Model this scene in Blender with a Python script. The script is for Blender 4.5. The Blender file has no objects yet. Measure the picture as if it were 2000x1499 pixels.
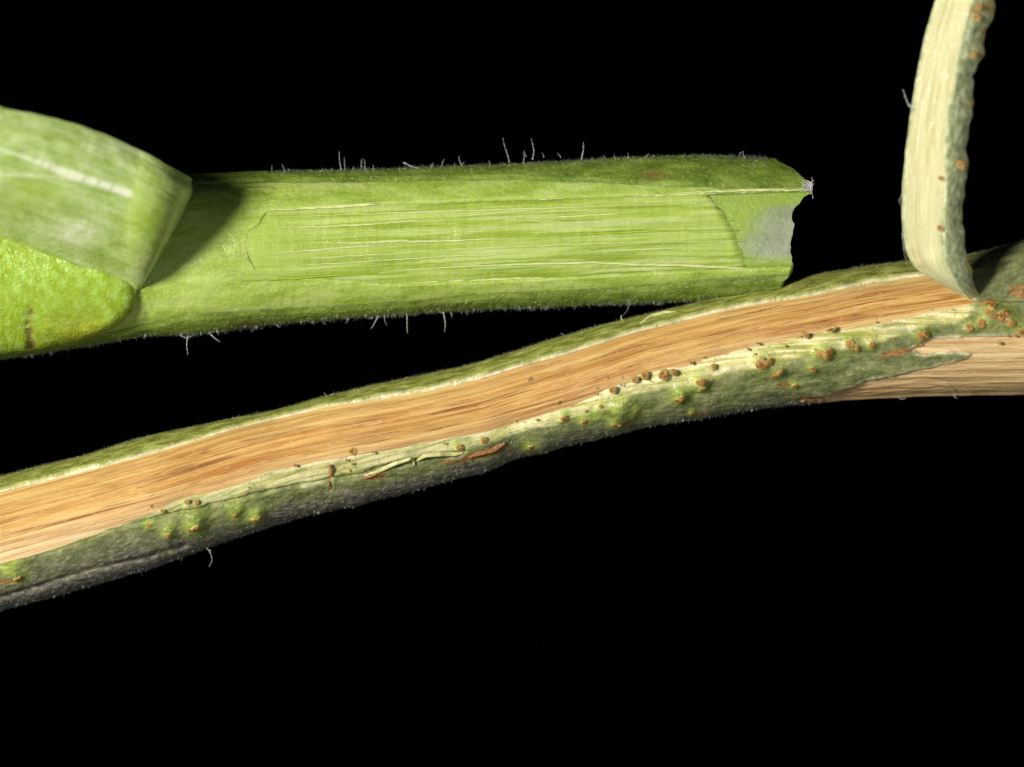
import bpy, math, random
import numpy as np
from mathutils import Vector, Matrix

# ------------------------------------------------------------------ camera, light, exposure
U = 0.001            # one photograph pixel in the plane of the stems (the specimen is built enlarged)
D = 5.0              # camera distance from the plane z = 0
scene = bpy.context.scene
cam_d = bpy.data.cameras.new('camera'); cam = bpy.data.objects.new('camera', cam_d)
scene.collection.objects.link(cam); scene.camera = cam
cam.location = (0, 0, D)
cam_d.sensor_width = 36.0; cam_d.lens = 36.0 * D / 2.0
cam_d.clip_start = 0.05; cam_d.clip_end = 60
cam_d.dof.use_dof = True; cam_d.dof.focus_distance = D - 0.095; cam_d.dof.aperture_fstop = 0.52

world = bpy.data.worlds.new('World'); scene.world = world; world.use_nodes = True
world.node_tree.nodes['Background'].inputs[0].default_value = (0.55, 0.6, 0.8, 1)
world.node_tree.nodes['Background'].inputs[1].default_value = 0.035

def area(name, loc, target, power, size, col):
    l = bpy.data.lights.new(name, 'AREA'); l.energy = power; l.shape = 'DISK'; l.size = size; l.color = col
    o = bpy.data.objects.new(name, l); scene.collection.objects.link(o); o.location = loc
    d = Vector(target) - Vector(loc); o.rotation_euler = d.to_track_quat('-Z', 'Y').to_euler()
    return o
area('key_lamp', (-6.9, 1.35, 8.3), (0, 0, 0), 2000, 2.7, (1.0, 0.95, 0.87))
area('fill_lamp', (1.6, -2.4, 4.2), (0, 0, 0), 52, 1.2, (0.93, 0.95, 1.0))

vs = scene.view_settings
vs.view_transform = 'Standard'; vs.look = 'None'; vs.exposure = 0.0; vs.gamma = 1.0; vs.use_curve_mapping = False

# ------------------------------------------------------------------ helpers: noise, curves, meshes
rng = np.random.default_rng(7); random.seed(7)
_TAB = rng.random((256, 256))
def vnoise(x, y, seed=0):
    x = np.asarray(x, float) + seed * 17.31; y = np.asarray(y, float) + seed * 9.77
    xi = np.floor(x).astype(int); yi = np.floor(y).astype(int)
    fx = x - xi; fy = y - yi
    fx = fx * fx * (3 - 2 * fx); fy = fy * fy * (3 - 2 * fy)
    a = _TAB[xi & 255, yi & 255]; b = _TAB[(xi + 1) & 255, yi & 255]
    c = _TAB[xi & 255, (yi + 1) & 255]; d = _TAB[(xi + 1) & 255, (yi + 1) & 255]
    return (a * (1 - fx) + b * fx) * (1 - fy) + (c * (1 - fx) + d * fx) * fy
def fbm(x, y, o=4, seed=0):
    s = 0; a = 1.0; t = 0
    for k in range(o):
        s = s + a * (vnoise(np.asarray(x) * 2**k, np.asarray(y) * 2**k, seed + k) * 2 - 1); t += a; a *= 0.5
    return s / t
def sstep(a, b, x):
    t = np.clip((x - a) / (b - a), 0, 1); return t * t * (3 - 2 * t)
class Line:
    """a smooth curve y(x) through pixel points"""
    def __init__(self, pts, w=24):
        p = np.array(sorted(pts), float)
        self.x = np.arange(-260, 2261, 1.0)
        y = np.interp(self.x, p[:, 0], p[:, 1])
        # linear continuation past the ends
        m0 = (p[1, 1] - p[0, 1]) / (p[1, 0] - p[0, 0]); m1 = (p[-1, 1] - p[-2, 1]) / (p[-1, 0] - p[-2, 0])
        y = np.where(self.x < p[0, 0], p[0, 1] + (self.x - p[0, 0]) * m0, y)
        y = np.where(self.x > p[-1, 0], p[-1, 1] + (self.x - p[-1, 0]) * m1, y)
        if w > 1:
            k = np.hanning(2 * w + 1); k /= k.sum()
            y = np.convolve(np.pad(y, w, mode='reflect', reflect_type='odd'), k, 'valid')
        self.y = y
    def __call__(self, x): return np.interp(x, self.x, self.y)
def seg_dist(px, py, poly):
    d = np.full(np.shape(px), 1e9)
    for (x0, y0), (x1, y1) in zip(poly[:-1], poly[1:]):
        vx, vy = x1 - x0, y1 - y0
        t = np.clip(((px - x0) * vx + (py - y0) * vy) / (vx * vx + vy * vy + 1e-9), 0, 1)
        d = np.minimum(d, np.hypot(px - x0 - t * vx, py - y0 - t * vy))
    return d
def inside(px, py, poly):
    r = np.zeros(np.shape(px), bool); n = len(poly)
    for i in range(n):
        x0, y0 = poly[i]; x1, y1 = poly[(i + 1) % n]
        c = ((y0 > py) != (y1 > py)) & (px < (x1 - x0) * (py - y0) / (y1 - y0 + 1e-12) + x0)
        r ^= c
    return r
def world_pts(px, py, z):
    """picture position and height above the plane (all in pixels) to a point in the scene"""
    z = np.asarray(z, float) * U; k = (D - z) / D
    return np.stack([(np.asarray(px) - 1000) * U * k, (749.5 - np.asarray(py)) * U * k, z + 0 * np.asarray(px)], -1)

col = scene.collection
def thing(name, label, cat, loc=(0, 0, 0)):
    o = bpy.data.objects.new(name, None); col.objects.link(o); o.location = loc
    o.empty_display_size = 0.05
    o['label'] = label; o['category'] = cat
    return o
def mesh_obj(name, V, F, mat, parent=None, attrs=None, smooth=True):
    """V (n,3), F (m,k) with one k"""
    me = bpy.data.meshes.new(name)
    V = np.asarray(V, np.float32); F = np.asarray(F, np.int32); k = F.shape[1]
    me.vertices.add(len(V)); me.vertices.foreach_set('co', V.ravel())
    me.loops.add(F.size); me.loops.foreach_set('vertex_index', F.ravel())
    me.polygons.add(len(F)); me.polygons.foreach_set('loop_start', np.arange(0, F.size, k, dtype=np.int32))
    me.polygons.foreach_set('loop_total', np.full(len(F), k, np.int32))
    me.polygons.foreach_set('use_smooth', np.full(len(F), smooth))
    for n, a in (attrs or {}).items():
        a = np.asarray(a, np.float32)
        if a.ndim == 2:
            at = me.attributes.new(n, 'FLOAT_VECTOR', 'POINT'); at.data.foreach_set('vector', a.ravel())
        else:
            at = me.attributes.new(n, 'FLOAT', 'POINT'); at.data.foreach_set('value', a.ravel())
    me.update(); me.validate()
    if mat: me.materials.append(mat)
    o = bpy.data.objects.new(name, me); col.objects.link(o)
    if parent: o.parent = parent
    return o
def grid_faces(nr, nc, wrap=False):
    i = np.arange(nr - (0 if wrap else 1))[:, None]; j = np.arange(nc - 1)[None, :]
    a = i * nc + j; b = ((i + 1) % nr) * nc + j
    return np.stack([a, a + 1, b + 1, b], -1).reshape(-1, 4)
def grid_obj(name, P, mat, parent, attrs=None, wrap=False, keep=None, flip=False):
    nr, nc = P.shape[:2]
    F = grid_faces(nr, nc, wrap)
    if keep is not None: F = F[keep.reshape(-1)]
    if flip: F = F[:, ::-1]
    V = P.reshape(-1, 3); A = {k: (v.reshape(-1, 3) if v.ndim == 3 else v.reshape(-1)) for k, v in (attrs or {}).items()}
    if keep is not None:
        used, inv = np.unique(F, return_inverse=True)
        V = V[used]; A = {k: v[used] for k, v in A.items()}; F = inv.reshape(F.shape)
    return mesh_obj(name, V, F, mat, parent, A)
def tube(pts, rad, ns=6):
    """closed tapered tube through world points"""
    pts = np.asarray(pts, float); n = len(pts); rad = np.broadcast_to(rad, (n,))
    t = np.gradient(pts, axis=0); t /= np.linalg.norm(t, axis=1)[:, None] + 1e-12
    up = np.array([0.13, 0.21, 0.97]); a = np.cross(t, up); a /= np.linalg.norm(a, axis=1)[:, None] + 1e-9
    b = np.cross(t, a)
    th = np.arange(ns) * 2 * math.pi / ns
    R = pts[:, None] + rad[:, None, None] * (np.cos(th)[None, :, None] * a[:, None] + np.sin(th)[None, :, None] * b[:, None])
    V = R.reshape(-1, 3)
    F = []
    for i in range(n - 1):
        for j in range(ns):
            k = (j + 1) % ns
            F.append((i * ns + j, i * ns + k, (i + 1) * ns + k, (i + 1) * ns + j))
    F.append((0, 1, 2, 3)) if ns == 4 else None
    return V, F

# ------------------------------------------------------------------ materials
class M:
    def __init__(self, name):
        self.m = bpy.data.materials.new(name); self.m.use_nodes = True
        self.t = self.m.node_tree; self.n = self.t.nodes; self.b = self.n['Principled BSDF']
    def link(self, a, b): self.t.links.new(a, b)
    def put(self, sock, v):
        if hasattr(v, 'is_linked') or isinstance(v, bpy.types.NodeSocket): self.link(v, sock)
        else:
            if sock.type == 'RGBA' and len(v) == 3: v = (*v, 1)
            sock.default_value = v
    def attr(self, name, fac=True):
        a = self.n.new('ShaderNodeAttribute'); a.attribute_name = name
        return a.outputs['Fac' if fac else 'Vector']
    def map(self, v, s, off=(0, 0, 0)):
        k = self.n.new('ShaderNodeMapping'); self.put(k.inputs['Vector'], v); k.inputs['Scale'].default_value = s; k.inputs['Location'].default_value = off
        return k.outputs[0]
    def noise(self, v, scale=1, detail=3, rough=0.55, dist=0):
        k = self.n.new('ShaderNodeTexNoise'); self.put(k.inputs['Vector'], v); k.inputs['Scale'].default_value = scale
        k.inputs['Detail'].default_value = detail; k.inputs['Roughness'].default_value = rough; k.inputs['Distortion'].default_value = dist
        return k.outputs['Fac']
    def voro(self, v, scale=1, feat='F1'):
        k = self.n.new('ShaderNodeTexVoronoi'); k.feature = feat; self.put(k.inputs['Vector'], v); k.inputs['Scale'].default_value = scale
        return k.outputs['Distance']
    def ramp(self, f, stops, interp='LINEAR'):
        k = self.n.new('ShaderNodeValToRGB'); self.put(k.inputs[0], f); e = k.color_ramp.elements; k.color_ramp.interpolation = interp
        while len(e) < len(stops): e.new(0.5)
        for el, (p, c) in zip(e, stops):
            el.position = p; el.color = (*c, 1) if hasattr(c, '__len__') else (c, c, c, 1)
        return k.outputs[0]
    def mix(self, f, a, b, mode='MIX'):
        k = self.n.new('ShaderNodeMix'); k.data_type = 'RGBA'; k.blend_type = mode
        self.put(k.inputs[0], f); self.put(k.inputs[6], a); self.put(k.inputs[7], b); return k.outputs[2]
    def math(self, op, a, b=0.0, c=None):
        k = self.n.new('ShaderNodeMath'); k.operation = op; self.put(k.inputs[0], a); self.put(k.inputs[1], b)
        if c is not None: self.put(k.inputs[2], c)
        return k.outputs[0]
    def bump(self, h, strength=0.5, dist=0.002, prev=None):
        k = self.n.new('ShaderNodeBump'); k.inputs['Strength'].default_value = strength; k.inputs['Distance'].default_value = dist
        self.put(k.inputs['Height'], h)
        if prev is not None: self.link(prev, k.inputs['Normal'])
        return k.outputs[0]
    def done(self, color, rough=0.5, normal=None, sss=0.0, rad=(0.012, 0.014, 0.005), spec=0.5, coat=0.0):
        b = self.b; self.put(b.inputs['Base Color'], color); self.put(b.inputs['Roughness'], rough)
        if normal is not None: self.link(normal, b.inputs['Normal'])
        b.inputs['Specular IOR Level'].default_value = spec
        if sss:
            b.inputs['Subsurface Weight'].default_value = sss
            b.inputs['Subsurface Radius'].default_value = rad; b.inputs['Subsurface Scale'].default_value = 1.0
        if coat:
            b.inputs['Coat Weight'].default_value = coat; b.inputs['Coat Roughness'].default_value = 0.13
            if normal is not None: self.link(normal, b.inputs['Coat Normal'])
        return self.m
def cells(k, uv, s1=(22, 22, 22), amt=1.0, extra=None):
    """fine cell relief and the small wet glints it gives"""
    a = k.noise(k.map(uv, s1), 1, 2, 0.6)
    b = k.noise(k.map(uv, (s1[0] * 0.3, s1[1] * 0.3, 1)), 1, 3, 0.6)
    h = k.math('ADD', k.math('MULTIPLY', a, 0.6), k.math('MULTIPLY', b, 0.8))
    if extra is not None: h = k.math('ADD', h, extra)
    rough = k.ramp(k.noise(k.map(uv, (s1[0] * 0.8, s1[1] * 0.8, 3)), 1, 1), [(0.30, 0.20), (0.42, 0.6), (0.8, 0.8)])
    return k.bump(h, 0.55 * amt, 0.004), rough

def m_wood(name):
    k = M(name); uv = k.attr('uvp', False)
    s1 = k.noise(k.map(uv, (0.20, 10.0, 1)), 1, 5, 0.62, 0.12)
    base = k.ramp(s1, [(0.37, (0.33, 0.130, 0.024)), (0.45, (0.48, 0.235, 0.056)), (0.52, (0.60, 0.345, 0.105)), (0.61, (0.71, 0.475, 0.195))])
    red = k.ramp(k.noise(k.map(uv, (0.30, 4.5, 5)), 1, 4, 0.6, 0.1), [(0.50, 0.0), (0.62, 1.0)])
    base = k.mix(k.math('MULTIPLY', red, 0.85), base, (0.43, 0.160, 0.026))
    band = k.ramp(k.noise(k.map(uv, (0.25, 2.0, 31)), 1, 2), [(0.42, 0.0), (0.58, 1.0)])
    base = k.mix(k.math('MULTIPLY', band, 0.4), base, (0.66, 0.43, 0.150))
    fine = k.ramp(k.noise(k.map(uv, (0.38, 30.0, 9)), 1, 3, 0.5, 0.05), [(0.38, 1.0), (0.46, 0.0)])
    brk = k.ramp(k.noise(k.map(uv, (1.6, 5.0, 2)), 1, 3), [(0.44, 0.0), (0.56, 1.0)])
    base = k.mix(k.math('MULTIPLY', k.math('MULTIPLY', fine, brk), 0.9), base, (0.22, 0.080, 0.020))
    gap = k.ramp(k.noise(k.map(uv, (0.45, 14.0, 51)), 1, 2, 0.5), [(0.34, 1.0), (0.41, 0.0)])
    base = k.mix(k.math('MULTIPLY', gap, 0.75), base, (0.25, 0.088, 0.020))
    lite = k.ramp(k.noise(k.map(uv, (0.5, 30.0, 14)), 1, 3, 0.55, 0.05), [(0.56, 0.0), (0.66, 1.0)])
    base = k.mix(k.math('MULTIPLY', lite, 0.5), base, (0.68, 0.49, 0.245))
    dot = k.ramp(k.noise(k.map(uv, (8, 22, 21)), 1, 1), [(0.66, 0.0), (0.74, 1.0)])
    base = k.mix(k.math('MULTIPLY', dot, 0.5), base, (0.72, 0.58, 0.37))
    base = k.mix(k.math('MULTIPLY', k.attr('straw'), 0.4), base, k.ramp(s1, [(0.38, (0.56, 0.35, 0.12)), (0.6, (0.76, 0.58, 0.29))]))
    gr = k.attr('grey')
    base = k.mix(k.math('MULTIPLY', gr, 0.8), base, k.ramp(s1, [(0.37, (0.46, 0.275, 0.14)), (0.47, (0.66, 0.475, 0.27)), (0.58, (0.80, 0.65, 0.43))]))
    base = k.mix(1.0, base, (0.93, 0.92, 0.78), 'MULTIPLY')
    h = k.math('ADD', k.math('MULTIPLY', s1, 1.0), k.math('MULTIPLY', k.noise(k.map(uv, (0.38, 34, 9)), 1, 3, 0.5, 0.05), 0.9))
    h = k.math('SUBTRACT', h, k.math('MULTIPLY', gap, 0.5))
    nrm, rough = cells(k, uv, (7, 30, 8), 0.9, h)
    return k.done(base, rough, nrm, 0.10, (0.008, 0.005, 0.003), 0.4, 0.3)
def m_bark_sick():
    k = M('diseased_bark'); uv = k.attr('uvp', False)
    n1 = k.noise(k.map(uv, (2.2, 4.0, 1)), 1, 5, 0.66)
    green = k.ramp(n1, [(0.36, (0.078, 0.094, 0.024)), (0.5, (0.158, 0.182, 0.058)), (0.63, (0.265, 0.285, 0.115))])
    gw = k.attr('grey')
    gcol = k.ramp(k.noise(k.map(uv, (7, 12, 4)), 1, 4, 0.65), [(0.38, (0.075, 0.070, 0.048)), (0.5, (0.145, 0.135, 0.100)), (0.62, (0.28, 0.26, 0.205))])
    green = k.mix(gw, green, gcol)
    pale = k.ramp(k.noise(k.map(uv, (0.8, 12, 7)), 1, 3, 0.6), [(0.38, (0.36, 0.37, 0.075)), (0.47, (0.60, 0.57, 0.21)), (0.58, (0.84, 0.77, 0.47))])
    c = k.mix(k.attr('pale'), green, pale)
    c = k.mix(k.attr('olive'), c, k.ramp(k.noise(k.map(uv, (2.5, 8, 3)), 1, 4, 0.62), [(0.36, (0.115, 0.135, 0.016)), (0.5, (0.225, 0.250, 0.042)), (0.63, (0.37, 0.39, 0.10))]))
    c = k.mix(k.math('MULTIPLY', k.attr('edge'), k.ramp(k.noise(k.map(uv, (3, 12, 23)), 1, 3, 0.6), [(0.34, 0.55), (0.5, 1.0)])), c, (0.78, 0.71, 0.46))
    c = k.mix(k.attr('lime'), c, k.ramp(k.noise(k.map(uv, (8, 10, 43)), 1, 3), [(0.38, (0.22, 0.32, 0.022)), (0.62, (0.42, 0.50, 0.085))]))
    sp = k.ramp(k.noise(k.map(uv, (15, 18, 3)), 1, 1), [(0.62, 0.0), (0.72, 1.0)])
    c = k.mix(k.math('MULTIPLY', sp, 0.35), c, (0.48, 0.47, 0.26))  # pale speckle painted in for the sparkle of moist bark
    ds = k.ramp(k.noise(k.map(uv, (13, 16, 33)), 1, 2), [(0.30, 1.0), (0.42, 0.0)])
    c = k.mix(k.math('MULTIPLY', ds, 0.5), c, (0.06, 0.065, 0.02))
    rs = k.math('MULTIPLY', k.attr('rust'), k.ramp(k.noise(k.map(uv, (5, 14, 3)), 1, 3), [(0.30, 0.0), (0.50, 1.0)]))
    c = k.mix(rs, c, k.ramp(k.noise(k.map(uv, (6, 20, 11)), 1, 2), [(0.38, (0.13, 0.046, 0.010)), (0.5, (0.28, 0.115, 0.025)), (0.62, (0.46, 0.23, 0.06))]))
    c = k.mix(k.attr('dark'), c, (0.03, 0.025, 0.015))
    nrm, rough = cells(k, uv, (17, 20, 20), 1.0)
    return k.done(c, rough, nrm, 0.25, (0.010, 0.012, 0.004), 0.35, 0.15)
def m_core_green():
    k = M('fresh_inner_wood'); uv = k.attr('uvp', False)
    s1 = k.noise(k.map(uv, (0.35, 5.0, 1)), 1, 4, 0.55, 0.2)
    c = k.ramp(s1, [(0.38, (0.235, 0.345, 0.014)), (0.49, (0.335, 0.46, 0.046)), (0.60, (0.44, 0.55, 0.145))])
    bars = k.ramp(k.noise(k.map(uv, (9.0, 0.9, 3)), 1, 3, 0.6), [(0.40, 0.0), (0.66, 1.0)])
    patch = k.ramp(k.noise(k.map(uv, (0.5, 1.5, 6)), 1, 2), [(0.35, 0.15), (0.62, 1.0)])
    c = k.mix(k.math('MULTIPLY', k.math('MULTIPLY', bars, patch), 0.24), c, (0.47, 0.58, 0.225))
    dk = k.ramp(k.noise(k.map(uv, (0.45, 17.0, 8)), 1, 2, 0.5, 0.15), [(0.32, 1.0), (0.41, 0.0)])
    c = k.mix(k.math('MULTIPLY', dk, 0.7), c, (0.17, 0.30, 0.008))
    lt = k.ramp(k.noise(k.map(uv, (0.6, 24.0, 18)), 1, 2, 0.5, 0.15), [(0.62, 0.0), (0.69, 1.0)])
    c = k.mix(k.math('MULTIPLY', lt, 0.6), c, (0.58, 0.65, 0.28))
    gl = k.ramp(k.noise(k.map(uv, (20, 16, 13)), 1, 1), [(0.64, 0.0), (0.74, 1.0)])
    c = k.mix(k.math('MULTIPLY', gl, 0.4), c, (0.60, 0.68, 0.36))  # small wet highlights painted into the wood colour
    c = k.mix(k.attr('fade'), c, (0.345, 0.475, 0.075))
    h = k.math('MULTIPLY', k.noise(k.map(uv, (0.8, 24, 18)), 1, 2), 0.9)
    nrm, rough = cells(k, uv, (22, 14, 8), 0.8, h)
    return k.done(c, rough, nrm, 0.6, (0.022, 0.026, 0.005), 0.5, 0.6)
def m_cortex():
    k = M('pale_green_cortex'); uv = k.attr('uvp', False)
    c = k.ramp(k.noise(k.map(uv, (0.9, 2.6, 2)), 1, 4, 0.6), [(0.34, (0.250, 0.365, 0.030)), (0.5, (0.345, 0.475, 0.075)), (0.66, (0.43, 0.545, 0.15))])
    sp = k.ramp(k.noise(k.map(uv, (17, 17, 3)), 1, 1), [(0.56, 0.0), (0.70, 1.0)])
    c = k.mix(k.math('MULTIPLY', sp, 0.45), c, (0.53, 0.63, 0.28))  # whitish cell dots, doubling as painted sparkle
    st = k.ramp(k.noise(k.map(uv, (0.5, 15, 9)), 1, 2), [(0.62, 0.0), (0.70, 1.0)])
    c = k.mix(k.math('MULTIPLY', st, 0.4), c, (0.22, 0.36, 0.02))
    nrm, rough = cells(k, uv, (18, 18, 8), 1.0)
    return k.done(c, rough, nrm, 0.6, (0.022, 0.026, 0.005), 0.5, 0.6)
def m_rind():
    k = M('fresh_green_rind'); uv = k.attr('uvp', False)
    c = k.ramp(k.noise(k.map(uv, (1.5, 3.2, 2)), 1, 4, 0.6), [(0.34, (0.090, 0.145, 0.012)), (0.5, (0.145, 0.220, 0.022)), (0.66, (0.215, 0.300, 0.045))])
    c = k.mix(k.attr('lime'), c, k.ramp(k.noise(k.map(uv, (5, 5, 12)), 1, 4, 0.68), [(0.36, (0.22, 0.31, 0.006)), (0.5, (0.26, 0.40, 0.016)), (0.64, (0.32, 0.50, 0.085))]))  # lighter green for rind facing the light, put into the colour
    sp = k.ramp(k.noise(k.map(uv, (13, 16, 3)), 1, 1), [(0.60, 0.0), (0.70, 1.0)])
    c = k.mix(k.math('MULTIPLY', sp, 0.5), c, (0.36, 0.45, 0.16))  # light cell speckle that also paints in glints
    c = k.mix(k.math('MULTIPLY', k.attr('glow'), 0.8), c, k.ramp(k.noise(k.map(uv, (3, 14, 22)), 1, 3), [(0.4, (0.26, 0.31, 0.004)), (0.6, (0.42, 0.46, 0.03))]))  # yellow of light passing through, painted as colour
    c = k.mix(k.attr('rust'), c, (0.16, 0.09, 0.03))
    nrm, rough = cells(k, uv, (16, 18, 8), 1.3)
    return k.done(c, rough, nrm, 0.25, (0.012, 0.015, 0.003), 0.4, 0.4)
def m_flap():
    k = M('peeled_inner_rind'); uv = k.attr('uvp', False)
    c = k.ramp(k.noise(k.map(uv, (1.6, 3.6, 2)), 1, 5, 0.66), [(0.36, (0.225, 0.345, 0.040)), (0.5, (0.345, 0.475, 0.120)), (0.62, (0.47, 0.575, 0.25))])
    lines = k.ramp(k.noise(k.map(uv, (0.3, 20, 5)), 1, 3), [(0.55, 0.0), (0.66, 1.0)])
    c = k.mix(k.math('MULTIPLY', lines, 0.35), c, (0.54, 0.62, 0.36))
    gl = k.ramp(k.noise(k.map(uv, (17, 20, 13)), 1, 1), [(0.52, 0.0), (0.70, 1.0)])
    c = k.mix(k.math('MULTIPLY', gl, 0.4), c, (0.52, 0.64, 0.32))  # fine-grain glints painted into the flap colour
    dk = k.ramp(k.noise(k.map(uv, (14, 17, 63)), 1, 2), [(0.34, 1.0), (0.46, 0.0)])
    c = k.mix(k.math('MULTIPLY', dk, 0.35), c, (0.20, 0.30, 0.05))
    gy = k.ramp(k.noise(k.map(uv, (1.8, 3.0, 40)), 1, 3), [(0.45, 0.0), (0.62, 1.0)])
    c = k.mix(k.math('MULTIPLY', gy, 0.25), c, (0.33, 0.43, 0.16))
    c = k.mix(k.attr('lime'), c, (0.30, 0.44, 0.022))
    bars = k.ramp(k.noise(k.map(uv, (11, 2.0, 3)), 1, 2), [(0.38, 0.45), (0.55, 1.0)])
    c = k.mix(k.math('MULTIPLY', k.attr('pale'), bars), c, (0.70, 0.74, 0.53))
    nrm, rough = cells(k, uv, (14, 18, 8), 1.0)
    return k.done(c, rough, nrm, 0.5, (0.022, 0.026, 0.006), 0.5, 0.7)
def m_strip():
    k = M('cream_inner_bark'); uv = k.attr('uvp', False)
    c = k.ramp(k.noise(k.map(uv, (0.4, 14.0, 2)), 1, 5, 0.65), [(0.36, (0.50, 0.49, 0.225)), (0.5, (0.61, 0.59, 0.315)), (0.64, (0.70, 0.675, 0.41))])
    ln = k.ramp(k.noise(k.map(uv, (0.45, 42.0, 2)), 1, 3), [(0.36, 1.0), (0.46, 0.0)])
    c = k.mix(k.math('MULTIPLY', ln, 0.55), c, (0.48, 0.46, 0.18))
    yl = k.ramp(k.noise(k.map(uv, (1.2, 1.8, 8)), 1, 3), [(0.5, 0.0), (0.75, 1.0)])
    c = k.mix(k.math('MULTIPLY', yl, 0.5), c, (0.66, 0.58, 0.28))
    gl = k.ramp(k.noise(k.map(uv, (14, 20, 17)), 1, 1), [(0.58, 0.0), (0.72, 1.0)])
    c = k.mix(k.math('MULTIPLY', gl, 0.35), c, (0.74, 0.71, 0.50))  # pale grain speckle, also standing in for glints
    rim = k.ramp(k.noise(k.map(uv, (6, 9, 3)), 1, 4, 0.68), [(0.36, (0.25, 0.30, 0.12)), (0.48, (0.40, 0.45, 0.21)), (0.62, (0.66, 0.68, 0.43))])
    c = k.mix(k.attr('rim'), c, rim)
    c = k.mix(k.attr('rust'), c, k.ramp(k.noise(k.map(uv, (6, 6, 1)), 1, 2), [(0.35, (0.30, 0.14, 0.03)), (0.65, (0.46, 0.36, 0.10))]))
    nrm, rough = cells(k, uv, (9, 22, 8), 0.9)
    return k.done(c, rough, nrm, 0.25, (0.014, 0.013, 0.006), 0.45)
def m_simple(name, c1, c2, s=10, rough=0.45, sss=0.25, rad=(0.008, 0.006, 0.003), amt=0.6, spec=0.5):
    k = M(name); tc = k.n.new('ShaderNodeTexCoord'); n = k.noise(tc.outputs['Object'], s, 3, 0.6)
    nrm = k.bump(n, amt, 0.004)
    return k.done(k.ramp(n, [(0.3, c1), (0.7, c2)]), rough, nrm, sss, rad, spec)
def m_pustule():
    k = M('amber_pustule'); oi = k.n.new('ShaderNodeObjectInfo'); tc = k.n.new('ShaderNodeTexCoord')
    n = k.noise(tc.outputs['Object'], 2.2, 3, 0.6)
    c = k.ramp(n, [(0.38, (0.20, 0.075, 0.010)), (0.5, (0.36, 0.160, 0.024)), (0.60, (0.54, 0.32, 0.080))])
    c = k.mix(k.ramp(oi.outputs['Random'], [(0.0, 0.0), (1.0, 0.5)]), c, (0.42, 0.25, 0.05))
    c = k.mix(k.math('MULTIPLY', k.attr('top'), 0.85), c, (0.12, 0.034, 0.006))
    c = k.mix(k.attr('skirt'), c, k.ramp(k.noise(tc.outputs['Object'], 3.1, 2), [(0.4, (0.34, 0.37, 0.085)), (0.6, (0.56, 0.54, 0.21))]))
    nrm = k.bump(k.noise(tc.outputs['Object'], 6, 3, 0.6), 0.35, 0.10)
    return k.done(c, 0.28, nrm, 0.6, (0.012, 0.006, 0.002), 0.5)
MAT = dict(wood=m_wood('tan_wood'), bark=m_bark_sick(), core=m_core_green(), cortex=m_cortex(), rind=m_rind(), flap=m_flap(), strip=m_strip(),
           pustule=m_pustule(),
           fibre=m_simple('cream_fibre', (0.44, 0.52, 0.14), (0.64, 0.68, 0.31), 30, 0.45, 0.2),
           fibre_dark=m_simple('green_fibre', (0.24, 0.38, 0.012), (0.35, 0.48, 0.03), 30, 0.45, 0.2),
           sliver=m_simple('straw_sliver', (0.40, 0.40, 0.13), (0.62, 0.58, 0.28), 30),
           rusty=m_simple('rusty_sliver', (0.13, 0.050, 0.012), (0.40, 0.19, 0.05), 70),
           crust=m_simple('brown_crust', (0.075, 0.026, 0.010), (0.34, 0.15, 0.04), 60, 0.5, 0.1))
k = M('grey_pith'); tc = k.n.new('ShaderNodeTexCoord')
c = k.ramp(k.noise(tc.outputs['Object'], 26, 4, 0.6), [(0.34, (0.235, 0.255, 0.195)), (0.66, (0.33, 0.35, 0.29))])
c = k.mix(k.attr('lime'), c, (0.29, 0.41, 0.075))
gl = k.ramp(k.noise(tc.outputs['Object'], 170, 1), [(0.64, 0.0), (0.74, 1.0)])
c = k.mix(k.math('MULTIPLY', gl, 0.4), c, (0.5, 0.52, 0.48))  # bright flecks painted as moisture highlights on the pith
MAT['pith'] = k.done(c, 0.35, k.bump(k.noise(tc.outputs['Object'], 120, 2), 0.5, 0.004), 0.3, (0.02, 0.02, 0.015))
k = M('hair_silver'); MAT['hair'] = k.done((0.50, 0.50, 0.46), 0.25, None, 0.0, spec=0.7)
k.b.inputs['Transmission Weight'].default_value = 0.3
k = M('fuzz_grey'); MAT['fuzz'] = k.done((0.20, 0.21, 0.19), 0.3, None, 0.0, spec=0.6)
k.b.inputs['Transmission Weight'].default_value = 0.3
k = M('black_velvet'); tc = k.n.new('ShaderNodeTexCoord')
MAT['velvet'] = k.done(k.ramp(k.noise(tc.outputs['Object'], 60, 2), [(0.3, (0.00008,) * 3), (0.7, (0.00025,) * 3)]), 1.0, None, 0, spec=0.0)

# ------------------------------------------------------------------ the setting
g = np.linspace(-1, 1, 40); gx, gy = np.meshgrid(g * 9, g * 9)
gz = -0.165 + 0.0 * gx
bd = grid_obj('backdrop', np.stack([gx, gy, gz], -1), MAT['velvet'], None)
bd['kind'] = 'structure'; bd['label'] = 'plain black cloth backdrop behind the stems'

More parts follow.
